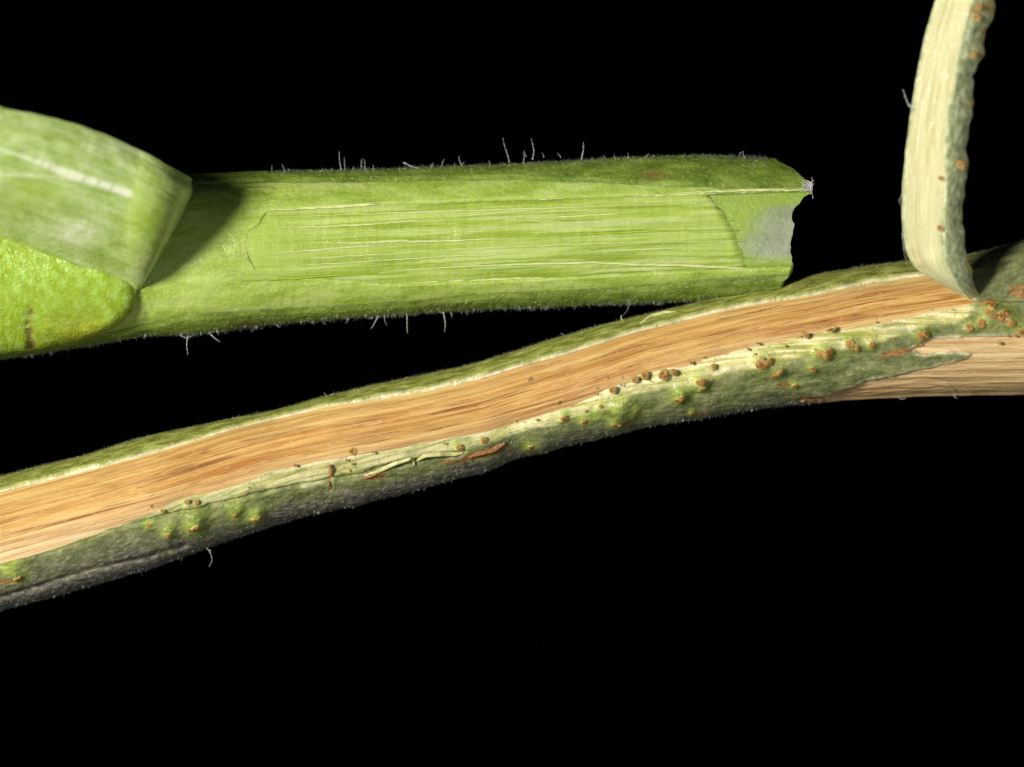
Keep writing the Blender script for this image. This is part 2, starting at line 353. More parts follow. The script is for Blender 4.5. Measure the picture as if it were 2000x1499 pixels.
# ------------------------------------------------------------------ stems
class Stem:
    def __init__(s, top, bot, zc, depth):
        s.T, s.L, s.zc, s.depth = top, bot, zc, depth
    def ch(s, x):
        t, l = s.T(x), s.L(x); return (t + l) / 2, (l - t) / 2
    def phi(s, x, y, off=0):
        c, h = s.ch(x); return np.arccos(np.clip((c - y) / (h + off), -1, 1))
    def pos(s, x, phi, off):
        c, h = s.ch(x); r = h + off
        y = c - r * np.cos(phi); z = s.zc + s.depth * r * np.sin(phi)
        return y, z
    def pt(s, x, phi, off):
        y, z = s.pos(x, phi, off); return world_pts(x, y, z)
    def frame(s, x, y, disp, lift=0):
        """world point and normal on the front surface at a picture position"""
        ph = s.phi(x, y); e = 3.0
        def q(xx, pp):
            yy, _ = s.pos(xx, pp, 0); return s.pt(xx, pp, disp(xx, yy) + lift)
        p = q(x, ph); c, h = s.ch(x)
        du = q(x + e, ph) - q(x - e, ph); dv = q(x, ph + e / h) - q(x, ph - e / h)
        n = np.cross(dv, du); n /= np.linalg.norm(n) + 1e-12
        if n[2] < 0: n = -n
        return p, n

def lerp(a, b, t): return a + (b - a) * t
def shell(s, xs, i2, o2, i1, o1, n=(24, 60, 26, 36, 10), xend=None):
    """the C-shaped rows of a rind: lower cut ramp, lower front, back, upper front, upper cut ramp.
    i/o: inner and outer edge (pixel rows) of the cut, below (2) and above (1).  Returns x, phi, ramp"""
    X = xs[None, :]
    p2i, p2o = s.phi(xs, i2, -4)[None], s.phi(xs, o2)[None]; p1i, p1o = s.phi(xs, i1, -4)[None], s.phi(xs, o1)[None]
    rows = []; ramp = []
    def seg(a, b, k, r0, r1, last=False):
        t = np.linspace(0, 1, k, endpoint=last)[:, None]
        rows.append(a + (b - a) * t); ramp.append(np.repeat(r0 + (r1 - r0) * t, len(xs), 1))
    pi = math.pi
    seg(p2i, p2o, n[0], 0, 1); seg(p2o, 0 * p2o + pi, n[1], 1, 1); seg(0 * p2o + pi, 0 * p2o + 2 * pi, n[2], 1, 1)
    seg(0 * p2o + 2 * pi, 2 * pi + p1o, n[3], 1, 1); seg(2 * pi + p1o, 2 * pi + p1i, n[4], 1, 0, True)
    PH = np.concatenate(rows); RP = np.concatenate(ramp)
    return np.repeat(X, len(PH), 0), PH, RP
def uvp(s, X, PH):
    c, h = s.ch(X); ref = np.where(PH < 1.5 * math.pi, math.pi, 2 * math.pi)
    return np.stack([X / 100, (PH - ref) * h / 100 + ref, 0 * X], -1)

# ================================================================== diseased stem (lower, tan wood exposed)
low = thing('diseased_stem', 'long tan diseased stem with its bark peeled off and brown pustules along the lower edge', 'plant stem', (0, -0.1, -0.1))
def keep_world(o, par):
    o.parent = par; o.matrix_parent_inverse = Matrix.Translation(par.location).inverted()
TL = Line([(-250, 992), (0, 929), (150, 893), (300, 848), (450, 818), (540, 800), (650, 769), (800, 737), (920, 712), (1000, 687), (1100, 656), (1225, 622),
           (1287, 607), (1375, 586), (1450, 570), (1587, 537), (1725, 515), (1780, 509), (1895, 496), (1972, 478), (2000, 466), (2250, 425)])
LL = Line([(-250, 1262), (0, 1193), (150, 1154), (300, 1109), (450, 1055), (600, 1007), (650, 997), (800, 961), (950, 922), (1000, 898), (1125, 867), (1250, 837),
           (1375, 817), (1500, 797), (1560, 790), (1642, 782), (1752, 776), (1890, 773), (2000, 771), (2250, 772)])
CT = Line([(-250, 1030), (0, 963), (150, 923), (300, 885), (450, 839), (500, 826), (650, 793), (800, 767), (950, 736), (1000, 720), (1125, 685), (1250, 645), (1375, 615),
           (1450, 598), (1587, 575), (1697, 551), (1807, 537), (1850, 545), (1897, 586), (1910, 590), (2250, 590)], 10)
CTw = Line([(-250, 1030), (0, 963), (150, 923), (300, 885), (450, 839), (500, 826), (650, 793), (800, 767), (950, 736), (1000, 720), (1125, 685), (1250, 645), (1375, 615), (1450, 598), (1587, 575), (1697, 551), (1807, 535), (2000, 508), (2250, 480)], 40)
CTo = lambda x: CT(x) - 8.5 - 2.0 * fbm(np.asarray(x, float) / 60, np.asarray(x, float) * 0 + 2, 2, 36)
CB = Line([(-250, 1172), (0, 1101), (120, 1068), (240, 1024), (300, 1000), (345, 973), (450, 941), (500, 923), (635, 896), (770, 877), (860, 859), (950, 841), (1000, 826), (1100, 797),
           (1175, 760), (1250, 732), (1375, 700), (1450, 677), (1574, 650), (1642, 639), (1725, 628), (1807, 611), (1893, 592), (1910, 591), (2250, 591)], 10)
CBo = Line([(-250, 1180), (0, 1109), (120, 1075), (240, 1031), (300, 1012), (360, 996), (450, 977), (500, 962), (644, 938), (710, 924), (860, 885), (950, 868), (1000, 850), (1100, 822), (1150, 806),
           (1200, 788), (1250, 774), (1375, 744), (1475, 718), (1587, 690), (1700, 668), (1800, 648), (1870, 625), (1900, 610), (1925, 596), (2250, 594)], 14)
S2 = Stem(TL, LL, 18, 0.92)
BUMPS = [(385, 1008, 26, 11), (330, 1034, 20, 7), (462, 992, 18, 6), (502, 1002, 15, 6), (22, 1112, 26, 9), (1213, 795, 30, 15), (1165, 812, 16, 5), (1330, 765, 24, 10), (1368, 742, 22, 11),
         (1490, 703, 26, 10), (1525, 722, 18, 6), (1610, 684, 26, 10), (1668, 670, 20, 8), (1703, 672, 16, 7), (1802, 652, 18, 7), (1900, 638, 18, 6), (1938, 612, 26, 9), (1975, 630, 16, 6),
         (900, 890, 26, 5), (1060, 870, 20, 5), (1100, 812, 14, 4), (1290, 730, 24, 5), (120, 1085, 30, 4), (700, 960, 40, 4), (1440, 745, 30, 4), (1585, 722, 14, 4)]
CRACKS = [([(230, 1031), (300, 1013), (360, 998), (450, 979), (500, 965), (600, 946), (644, 940)], 3.2, 10),
          ([(644, 940), (680, 934), (712, 926), (745, 915), (800, 903), (880, 889), (905, 881)], 5.0, 11),
          ([(-250, 1236), (0, 1170), (60, 1152), (120, 1133), (180, 1116), (280, 1092), (360, 1068)], 5.0, 10),
          ([(644, 905), (646, 940), (644, 958)], 2.0, 4),
          ([(1560, 783), (1600, 781), (1632, 775)], 3.0, 6)]
PUST = [(382, 1026, 12), (371, 1030, 7), (328, 1041, 8), (460, 1003, 7), (497, 1011, 9), (508, 1006, 6), (36, 1128, 9), (291, 1026, 6), (318, 998, 6), (365, 980, 6), (384, 981, 6),
        (297, 990, 6), (690, 884, 9), (898, 872, 8), (945, 859, 7), (1037, 871, 8), (1036, 738, 6), (1187, 735, 7), (1092, 789, 7), (1197, 761, 8), (1240, 741, 8), (1259, 734, 9), (1297, 732, 10), (1316, 727, 9),
        (1102, 815, 7), (1142, 821, 8), (1200, 824, 8), (1212, 824, 7), (1241, 801, 7), (1369, 742, 10), (1372, 757, 8), (1324, 777, 8), (1333, 771, 7), (1394, 716, 8), (1376, 698, 6), (1174, 793, 6),
        (1488, 709, 15), (1506, 704, 9), (1525, 722, 8), (1513, 731, 8), (1575, 656, 7), (1622, 645, 10), (1634, 638, 7), (1713, 628, 7), (1602, 690, 12), (1619, 689, 12), (1588, 718, 8), (1660, 671, 10), (1676, 680, 8),
        (1703, 673, 9), (1798, 655, 9), (1809, 651, 7), (1894, 641, 9), (1918, 632, 9), (1931, 612, 10), (1938, 600, 9), (1957, 618, 11), (1965, 612, 7), (1977, 632, 8), (1994, 648, 8), (1350, 807, 4), (1552, 753, 6)]
BUMPS += [(x, y, r * 2.0, r * 0.5) for x, y, r in PUST]
def bark_disp(x, y):
    d = 3.0 * fbm(x / 90, y / 60, 3, 3) + 1.1 * fbm(x / 9, y / 8, 3, 5) * sstep(-6, 8, y - CBo(x)) + 0.8 * fbm(x / 60, y / 5, 2, 6)
    for bx, by, r, h in BUMPS:
        q = ((x - bx)**2 + (y - by)**2) / (r * r); d = d + h * np.exp(-q * 1.6)
    for pl, w, dep in CRACKS:
        dd = seg_dist(x + 2.5 * fbm(x / 14, y / 14, 2, 8), y + 2.5 * fbm(x / 14, y / 14, 2, 9), pl)
        d = d - dep * np.exp(-(dd / w)**2) * (0.75 if True else 1)
    return d
def wood_disp(x, v):
    # v: distance across the grain in pixels
    warp = 1.5 * fbm(x / 200, v / 60, 2, 21)
    a = fbm(x / 320, (v + warp) / 9, 3, 22); b = fbm(x / 170, (v + warp) / 3.6, 2, 23)
    return 2.6 * a + 1.1 * b + 2.0 * fbm(x / 120, v / 50, 2, 24)
TH = 8.0
xs = np.arange(-240, 2241, 2.6)
# wood core -------------------------------------------------
phs = np.concatenate([np.linspace(0.12, math.pi - 0.05, 150), np.linspace(math.pi, 2 * math.pi + 0.06, 24)])
X = np.repeat(xs[None], len(phs), 0); PH = np.repeat(phs[:, None], len(xs), 1)
c, h = S2.ch(X); Yf = c - h * np.cos(PH)
off = -TH + wood_disp(X, Yf - CTw(X)) - 3 * sstep(1, 0, np.abs(Yf - lerp(CT(X), CB(X), 0.55)) / 40) * 0
f = (Yf - CT(X)) / (CB(X) - CT(X))
grey = sstep(0.55, 1.0, f) * sstep(420, 100, X) + 0.9 * sstep(1.2, 1.6, f) * sstep(1500, 1600, X) * 0.35
grey = np.clip(grey + 0.25 * sstep(0.8, 1.0, f), 0, 1)
o = grid_obj('wood_core', S2.pt(X, PH, off), MAT['wood'], None, dict(uvp=np.stack([X / 100, (Yf - CTw(X)) / 100, 0 * X], -1), grey=grey, straw=np.clip(sstep(0.42, 0.05, f + 0.25 * fbm(X / 140, Yf / 9, 3, 25)) + 0.7 * sstep(0.72, 1.0, f + 0.3 * fbm(X / 140, Yf / 9, 3, 26)) + 0.35 * sstep(0.1, 0.5, fbm(X / 260, (Yf - CTw(X)) / 16, 2, 27)), 0, 1)), wrap=True)
keep_world(o, low); o['label'] = 'exposed tan wood with orange brown grain streaks'
# bark ------------------------------------------------------
wob = 2.5 * fbm(xs / 22, xs * 0, 3, 31); wob2 = 5 * fbm(xs / 30, xs * 0 + 4, 3, 32); wob3 = 2.0 * fbm(xs / 18, xs * 0 + 9, 3, 33)
X, PH, RP = shell(S2, xs, CB(xs) + wob, CBo(xs) + wob2 * (CBo(xs) - CB(xs) > 14), CT(xs) + wob3, CTo(xs) + wob3 * 0.6, n=(30, 74, 24, 34, 12))
c, h = S2.ch(X); Y = c - h * np.cos(PH); front = (np.sin(PH) > -0.05)
lowside = (PH < math.pi)
closed = sstep(1885, 1912, X)
RAMP = RP + (1 - RP) * closed
disp = np.where(front, bark_disp(X, Y), 0) * np.where(lowside, 1.0, 0.55)
rsh = np.where(lowside, RAMP**0.8, RAMP)
off = -(TH + 2.5) * (1 - rsh) + disp * (0.25 + 0.75 * RAMP)
# bare wood at the lower right: here the bark has gone
BARE = [(1780, 682), (1812, 664), (1917, 657), (2000, 658), (2260, 660), (2260, 860), (1600, 830), (1612, 776), (1640, 767), (1697, 746), (1807, 724), (1890, 702), (1897, 694), (1882, 687), (1835, 688), (1800, 694)]
jx = X + 5 * fbm(X / 20, Y / 9, 3, 41); jy = Y + 4 * fbm(X / 28, Y / 9, 3, 42)
ins = inside(jx, jy, BARE) & front & lowside
sd = np.where(ins, 1, -1) * seg_dist(jx, jy, BARE + [BARE[0]])
bm = np.where(front & lowside, sstep(-4, 4, sd), 0)
back_bare = (X > 1610) & (PH > math.pi) & (PH < math.pi * 1.5)
bm = np.where(back_bare, 1, bm)
off = off * (1 - bm) + bm * (-6 + wood_disp(X, Y - CT(X)))
qf = (Y - CB(X)) / np.maximum(CBo(X) - CB(X), 4)
pale = np.where(lowside, 1 - sstep(0.72, 1.22, qf + 0.35 * fbm(X / 22, Y / 16, 3, 51)), 1 - sstep(0.2, 1.0, RP)) * (1 - closed)
pale = pale * np.where(lowside, sstep(230, 380, X) * (0.62 + 0.38 * sstep(900, 1080, X)), 1)
# a loose second pale band right of the middle: obliquely sliced cortex
pale = np.clip(pale + 0.0 * np.exp(-((Y - CBo(X)) / 12)**2) * sstep(900, 1000, X) * sstep(1900, 1750, X) * lowside * (0.6 + 0.8 * fbm(X / 40, Y / 20, 2, 52)), 0, 1)
pale = pale * np.clip(1.0 + 0.8 * fbm(X / 35, Y / 14, 3, 58), 0, 1)
edge = np.where(lowside, np.exp(-((RP - 0.05) / 0.10)**2) * 0.8 * sstep(300, 420, X), np.exp(-((RP - 0.35) / 0.35)**2) * (RP < 0.98)) * (1 - closed) * (0.75 + 0.5 * fbm(X / 30, Y / 30, 3, 53))
edge = np.maximum(edge, np.where(front & lowside, 0.75 * np.exp(-((sd + 2) / 3.2)**2), 0) * (0.5 + 0.8 * np.clip(fbm(X / 16, Y / 10, 2, 59) + 0.3, 0, 1)))
gd = (S2.L(X) - Y)   # distance from the lower outline
grey = np.clip(np.where(lowside, sstep(44, 4, gd + 30 * fbm(X / 45, Y / 25, 3, 54)) * (0.35 + 0.65 * sstep(1300, 800, X)), 0.15) + np.where(lowside, sstep(430, 250, X) * sstep(100, 50, gd) * 0.6, 0), 0, 1)
rust = np.zeros_like(X)
for rx, ry, ra, rb, ang in [(940, 887, 58, 9, -0.24), (875, 902, 20, 4, -0.3), (735, 930, 22, 7, -0.25), (700, 880, 30, 9, -0.2), (1640, 640, 60, 4, -0.25), (1580, 652, 30, 5, -0.3), (1994, 570, 26, 14, 0), (1930, 592, 20, 7, 0),
                            (1220, 826, 18, 6, 0), (1955, 622, 30, 8, 0.3), (515, 1015, 14, 4, -0.7), (10, 1135, 30, 5, -0.3), (1530, 752, 16, 4, 0), (1750, 690, 40, 7, -0.2), (1590, 783, 40, 5, 0), (1370, 810, 20, 4, 0)]:
    ca, sa = math.cos(ang), math.sin(ang); qx = (X - rx) * ca + (Y - ry) * sa; qy = -(X - rx) * sa + (Y - ry) * ca
    rust = np.maximum(rust, sstep(1.3, 0.4, np.hypot(qx / ra, qy / rb)))
rust *= front
lime = np.zeros_like(X)
for bx, by, r, hh in BUMPS[:16] + [b for b in BUMPS[26:] if b[1] > CBo(b[0]) - 8]:
    lime = np.maximum(lime, np.exp(-(((X - bx) / (r * 1.1))**2 + ((Y - by + 3) / (r * 0.9))**2)) * (0.95 if bx < 1480 else 0.7))
lime *= lowside * (0.7 + 0.5 * fbm(X / 12, Y / 12, 2, 55))
olive = np.where(lowside, 0, 1) * (PH > 2 * math.pi - 0.3) * (1 - closed)
bark = dict(olive=olive, uvp=uvp(S2, X, PH), pale=pale, edge=edge, grey=grey, rust=rust, lime=np.clip(lime, 0, 1), dark=0 * X)
bf = bm[:-1, :-1] + bm[1:, :-1] + bm[:-1, 1:] + bm[1:, 1:]
P = S2.pt(X, PH, off)
o = grid_obj('bark', P, MAT['bark'], None, bark, keep=bf < 2); keep_world(o, low)
wg = np.clip(0.85 + 0.4 * fbm(X / 120, Y / 20, 3, 57), 0, 1)
o = grid_obj('bare_wood', P, MAT['wood'], None, dict(uvp=np.stack([X / 100, (Y - LL(X)) / 100 + 3, 0 * X], -1), grey=wg), keep=bf >= 2); keep_world(o, low)
o['label'] = 'pinkish bare wood where the bark has gone, lower right'

# pustules --------------------------------------------------
def pustule_mesh(seed, dimple):
    nr, nc = 15, 22
    th = np.linspace(0.0, math.pi * 0.62, nr)[:, None]; ph = (np.arange(nc) * 2 * math.pi / nc)[None]
    r = 1 + 0.3 * fbm(np.cos(ph) * 1.3 * np.sin(th) + 3, np.sin(ph) * 1.3 * np.sin(th) + 5, 3, seed)
    r = r * (1 - dimple * np.exp(-(th / 0.42)**2)) + 0 * ph
    x = r * np.sin(th) * np.cos(ph); y = r * np.sin(th) * np.sin(ph); z = r * np.cos(th) * 0.8 + 0 * ph
    V = np.stack([x, y, z], -1).reshape(-1, 3)
    F = []
    for i in range(nr - 1):
        for j in range(nc):
            F.append((i * nc + j, (i + 1) * nc + j, (i + 1) * nc + (j + 1) % nc, i * nc + (j + 1) % nc))
    top = np.exp(-(th / 0.45)**2) * (0.9 if dimple > 0.2 else 0.1) + 0 * ph
    sk = sstep(0.85, 1.45, th + 0.5 * fbm(np.cos(ph) * 2, np.sin(ph) * 2 + th, 2, seed + 9))
    o = mesh_obj('pustule', V, F, MAT['pustule'], None, dict(top=top.reshape(-1), skirt=sk.reshape(-1)))
    me = o.data; bpy.data.objects.remove(o); return me
PM = [pustule_mesh(s, d) for s, d in [(61, 0.05), (62, 0.25), (63, 0.0), (64, 0.02), (65, 0.08)]]
def place(me, name, p, n, sc, par, tw=0.0):
    o = bpy.data.objects.new(name, me); col.objects.link(o)
    q = Vector(n).to_track_quat('Z', 'Y').to_matrix().to_4x4()
    o.matrix_world = Matrix.Translation(Vector(p)) @ q @ Matrix.Rotation(tw, 4, 'Z') @ Matrix.Diagonal((sc[0] * U, sc[1] * U, sc[2] * U, 1))
    return o
def low_off(x, y):
    return bark_disp(x, y) if y > CB(x) else -TH + wood_disp(x, y - CTw(x))
rs = random.Random(21); SPECK = []
for i in range(52):
    x = rs.uniform(980, 1985) if i < 40 else rs.uniform(250, 980)
    SPECK.append((x, lerp(float(CB(x)), float(LL(x)), rs.uniform(-0.06, 0.5)), rs.uniform(1.8, 4.2)))
for i, (x, y, r) in enumerate(PUST + SPECK):
    p, n = S2.frame(float(x), float(y), low_off)
    rr = r * (0.80 + 0.28 * random.random())
    flat = (0.42 if y > CBo(x) - 6 else 0.26) if y > CB(x) + 4 else 0.2
    o = place(PM[i % 5], 'pustule', p - n * 0.34 * rr * flat * 1.55 * U, n, (rr, rr * random.uniform(0.75, 1.15), rr * flat * 1.55), None, random.uniform(0, 6.28))
    keep_world(o, low); o.matrix_parent_inverse = Matrix.Translation(low.location).inverted()

# brown crust at the right end ------------------------------
for (x, y, r) in [(1985, 574, 12), (1997, 563, 10), (2008, 578, 13), (1976, 582, 7), (1944, 592, 7), (1952, 586, 5), (1968, 572, 5), (1990, 588, 6), (1926, 584, 6), (2002, 590, 8)]:
    p, n = S2.frame(float(x), float(y), bark_disp)
    me = PM[random.randrange(5)].copy(); me.materials.clear(); me.materials.append(MAT['crust'])
    o = place(me, 'crust', p - n * 0.004, n, (r * 1.1, r * 0.8, r * 0.4), None, random.uniform(0, 6)); keep_world(o, low)

# slivers of torn bark --------------------------------------
def ribbon(name, pts, w, mat, par, zfun, lift, thick=1.6):
    pts = np.array(pts, float); n = 6 * len(pts)
    t = np.linspace(0, len(pts) - 1, n)
    px = np.interp(t, np.arange(len(pts)), pts[:, 0]); py = np.interp(t, np.arange(len(pts)), pts[:, 1])
    px = px + 1.2 * fbm(t * 1.3, t * 0, 2, len(pts) + 70); py = py + 1.5 * fbm(t * 1.3, t * 0 + 7, 2, len(pts) + 70)
    lf = np.interp(t, np.linspace(0, len(pts) - 1, len(lift)), lift)
    wd = np.interp(t, np.linspace(0, len(pts) - 1, len(w)), w)
    z = np.array([zfun(a, b) for a, b in zip(px, py)]) + lf
    dx, dy = np.gradient(px), np.gradient(py); L = np.hypot(dx, dy) + 1e-6; nx, ny = -dy / L, dx / L
    ring = []
    for a, dz in [(-1, 0), (-0.5, thick), (0.5, thick * 1.2), (1, 0), (0.4, -thick), (-0.4, -thick)]:
        ring.append(world_pts(px + nx * a * wd, py + ny * a * wd, z + dz))
    V = np.stack(ring, 0)
    o = grid_obj(name, V, mat, None, None, wrap=True); keep_world(o, par); return o
def low_z(x, y):
    _, z = S2.pos(x, S2.phi(x, y), low_off(x, y)); return float(z)
ribbon('bark_sliver', [(712, 930), (740, 920), (775, 905), (802, 896), (808, 902), (810, 910)], [3, 5, 4, 3, 1], MAT['sliver'], low, low_z, [0, 6, 9, 8, 2])
ribbon('bark_sliver', [(812, 902), (830, 891), (860, 887), (890, 887), (905, 884)], [2, 5, 6, 5, 2], MAT['sliver'], low, low_z, [3, 7, 7, 4, 0])
ribbon('bark_sliver', [(643, 908), (647, 918), (646, 932)], [3, 4, 3], MAT['rusty'], low, low_z, [3, 4, 1])
ribbon('bark_sliver', [(641, 943), (645, 950), (643, 958)], [3, 3, 1], MAT['rusty'], low, low_z, [2, 3, 0])
ribbon('bark_sliver', [(705, 935), (722, 931), (735, 927)], [2, 4, 3], MAT['rusty'], low, low_z, [1, 3, 2])
ribbon('bark_sliver', [(900, 898), (930, 888), (965, 878), (986, 866)], [2, 6, 7, 3], MAT['rusty'], low, low_z, [-2, 1, 2, 4])
ribbon('bark_sliver', [(1250, 632), (1275, 617), (1300, 610), (1322, 609)], [1.5, 4, 4, 1], MAT['sliver'], low, low_z, [1, 6, 5, 1])
# loose wood fibres on the core
rs = random.Random(3)
for i in range(18):
    x0 = rs.uniform(-20, 1650); L = rs.uniform(60, 240); f0 = rs.uniform(0.06, 0.94); f1 = f0 + rs.uniform(-0.06, 0.06)
    pts = []
    for t in np.linspace(0, 1, 7):
        x = x0 + L * t
        if x > 1780: break
        pts.append((x, lerp(float(CT(x)), float(CB(x)), min(0.97, max(0.03, f0 + (f1 - f0) * t)))))
    if len(pts) > 3:
        ribbon('wood_fibre', pts, [0.5, 1.5, 1.8, 1.3, 0.4], MAT['wood_fibre'] if 'wood_fibre' in MAT else MAT.setdefault('wood_fibre', m_simple('wood_fibre', (0.42, 0.19, 0.05), (0.72, 0.47, 0.20), 30, 0.4, 0.1)), low, low_z, [-1.0, 0.0, 0.2, 0.0, -1.0], 0.9)

# peeled strip standing up at the right ---------------------
SEC = [  # left, inner-face edge, right (picture positions), height of the inner face
    ((1896, 590), (1903, 592), (1926, 594), 104), ((1876, 578), (1890, 580), (1916, 580), 150), ((1850, 562), (1876, 565), (1907, 565), 184), ((1822, 546), (1861, 545), (1899, 540), 206),
    ((1797, 533), (1851, 524), (1893, 516), 218), ((1779, 515), (1846, 503), (1888, 494), 228), ((1768, 488), (1844, 478), (1883, 470), 232), ((1763, 450), (1845, 445), (1882, 440), 242), ((1761, 400), (1848, 398), (1882, 396), 250),
    ((1764, 340), (1850, 340), (1885, 340), 258), ((1770, 285), (1848, 286), (1888, 287), 266), ((1776, 235), (1852, 238), (1893, 240), 272), ((1785, 175), (1861, 182), (1899, 186), 278), ((1797, 110), (1871, 120), (1908, 126), 284),
    ((1812, 50), (1882, 62), (1924, 68), 290), ((1829, -5), (1898, 8), (1936, 14), 296), ((1852, -70), (1916, -56), (1950, -50), 302), ((1885, -150), (1940, -135), (1972, -130), 308)]
A = np.array([[*a, *b, *cc, z] for a, b, cc, z in SEC], float)
ns = 260; ts = np.linspace(0, len(A) - 1, ns)
def smooth_cols(A, ts):
    out = np.stack([np.interp(ts, np.arange(len(A)), A[:, j]) for j in range(A.shape[1])], -1)
    kk = np.hanning(19); kk /= kk.sum()
    return np.stack([np.convolve(np.pad(out[:, j], 9, mode='reflect', reflect_type='odd'), kk, 'valid') for j in range(A.shape[1])], -1)
B = smooth_cols(A, ts)
rows = []; uv = []; rim = []; rust_ = []
along = np.concatenate([[0], np.cumsum(np.hypot(np.diff(B[:, 2]), np.diff(B[:, 3])))])
RB = [(1937, 30, 22, 9), (1918, 100, 14, 8), (1900, 200, 9, 6), (1893, 225, 9, 6), (1893, 320, 16, 8), (1886, 345, 10, 5), (1930, 8, 12, 7), (1885, 380, 8, 4), (1905, 150, 8, -6), (1898, 525, 10, 5), (1911, 110, 10, 6)]
def sec_row(fr, kind, dzf):
    if kind == 'face':     # inner face, left edge to the ridge; slightly hollow
        x = lerp(B[:, 0], B[:, 2], fr); y = lerp(B[:, 1], B[:, 3], fr); z = B[:, 6] - 16 * (1 - fr)**2 - 5 * math.sin(math.pi * fr) + 0 * x
        z = z + 0.6 * fbm(along / 200, along * 0 + fr * 24, 3, 81) + 1.2 * fbm(along / 60, along * 0 + fr * 5, 2, 82)
        x = x + 1.5 * fbm(along / 18, along * 0 + 3, 3, 83) * (fr == 0)
        r = 0 * x + sstep(0.09, 0.03, fr + 0.03 * fbm(along / 15, along * 0 + 2, 3, 87)) + sstep(0.90, 1.0, np.clip(fr + 0.10 * fbm(along / 25, along * 0, 2, 84), 0, 1))
    elif kind == 'side':   # the broad cut side, turned to the right
        x = lerp(B[:, 2], B[:, 4], fr ** 0.9); y = lerp(B[:, 3], B[:, 5], fr); z = B[:, 6] - 15 * fr - 12 * fr**2 + 0 * x
        n_ = fbm(along / 22, along * 0 + fr * 2.2, 3, 85)
        z = z + 2.0 * n_ * math.sin(math.pi * min(fr, 0.9)); x = x + 4.0 * fbm(along / 34, along * 0 + 9, 3, 86) * fr
        for bx, by, br, bh in RB: x = x + 0.75 * bh * fr * np.exp(-((y - by) / br)**2)
        r = 0 * x + 1
    else:                  # outer bark at the back
        x = lerp(B[:, 4], B[:, 0], fr); y = lerp(B[:, 5], B[:, 1], fr); z = B[:, 6] - 30 - 30 * math.sin(math.pi * fr) + 13 * fr + 0 * x
        r = 0 * x + 1
    rr = 0 * x
    for bx, by, br in [(1932, 15, 16), (1908, 20, 12), (1920, 85, 8), (1915, 105, 12), (1897, 205, 6), (1893, 320, 12), (1898, 520, 12), (1905, 560, 10), (1895, 330, 10), (1923, 60, 8), (1918, 592, 14)]:
        rr = np.maximum(rr, 0.85 * np.exp(-((x - bx)**2 + (y - by)**2) / br**2))
    if kind == 'face':
        for bx, by, br in [(1786, 500, 16), (1800, 520, 12)]: rr = np.maximum(rr, 0.35 * np.exp(-((x - bx)**2 + (y - by)**2) / br**2))
    rows.append(world_pts(x, y, z)); uv.append(np.stack([along / 100, 0 * x + dzf, 0 * x], -1)); rim.append(r); rust_.append(rr)
for fr in np.linspace(0, 1, 46): sec_row(fr, 'face', fr * 0.85)
for fr in np.linspace(0.05, 1, 24): sec_row(fr, 'side', 0.85 + fr * 0.5)
for fr in np.linspace(0.08, 0.97, 14): sec_row(fr, 'back', 1.4 + fr)
strip = grid_obj('peeled_strip', np.stack(rows), MAT['strip'], None, dict(uvp=np.stack(uv), rim=np.stack(rim), rust=np.stack(rust_)), wrap=True)
keep_world(strip, low); strip['label'] = 'pale cream strip of bark peeled up from the stem'
for (x, y, r) in [(1843, 347, 10), (1838, 444, 9), (1849, 294, 7), (1836, 375, 4), (1873, 90, 6), (1877, 322, 9), (1908, 34, 9), (1912, 14, 7), (1902, 108, 6)]:
    z = float(np.interp(-y, -B[::-1, 3][::-1], B[:, 6])) - 3.5
    o = place(PM[3], 'pustule', world_pts(x, y, z), (-0.05, 0, 1), (r, r, r * 0.35), None, r)
    o.parent = strip
ZERO = Matrix.Translation(low.location).inverted()
strip.matrix_parent_inverse = ZERO
for ch in strip.children: ch.matrix_parent_inverse = Matrix.Identity(4)

# ================================================================== healthy stem (upper, fresh green)
up = thing('healthy_stem', 'thick fresh green stem with yellow green inner wood exposed and a folded flap at left', 'plant stem', (0, 0.25, -0.14))
TU = Line([(-250, 372), (0, 358), (200, 345), (400, 338), (550, 334), (700, 331), (850, 326), (1000, 320), (1155, 311), (1248, 307), (1372, 302), (1496, 308), (1600, 318), (2250, 340)])
LU = Line([(-250, 748), (0, 704), (180, 675), (288, 657), (400, 652), (550, 634), (700, 622), (850, 611), (1000, 604), (1155, 597), (1310, 592), (1450, 588), (1600, 584), (2250, 580)])
S1 = Stem(TU, LU, 0, 0.86)
RAG = Line([(300, 1498), (309, 1508), (322, 1527), (334, 1556), (352, 1580), (370, 1585), (378, 1572), (388, 1566), (400, 1557), (411, 1549), (425, 1549), (436, 1555), (450, 1552), (467, 1549), (480, 1546), (498, 1547), (510, 1549), (526, 1550), (540, 1548), (551, 1535), (570, 1528), (600, 1520)], 1)
def ragged(y, s=0): return RAG(y) + 2.4 * fbm(y / 7.0, y * 0 + s, 3, 91 + s)
def fresh_grid(name, mat, rows, xs0, th, dispf, attrs, cut=True, wrapf=False):
    X, PH, RP = rows
    c, h = S1.ch(X); Y = c - h * np.cos(PH); frontm = np.sin(PH) > -0.02
    if cut:
        xe = np.where(frontm, ragged(Y), 1535 + 6 * fbm(Y / 20, Y * 0, 2, 95)); t = (X - xs0) / (1600 - xs0)
        X = xs0 + t * (xe - xs0)
        c, h = S1.ch(X); Y = c - h * np.cos(PH)
    off = -th[0] - th[1] * (1 - RP) + np.where(frontm, dispf(X, Y), 0)
    # the cut end turns in to the hollow
    if cut:
        endc = sstep(0.9965, 1.0, (X - xs0) / (xe - xs0)); off = off - 10 * endc
    A = attrs(X, Y, PH, RP); A['uvp'] = uvp(S1, X, PH)
    o = grid_obj(name, S1.pt(X, PH, off), mat, None, A); keep_world(o, up); return o
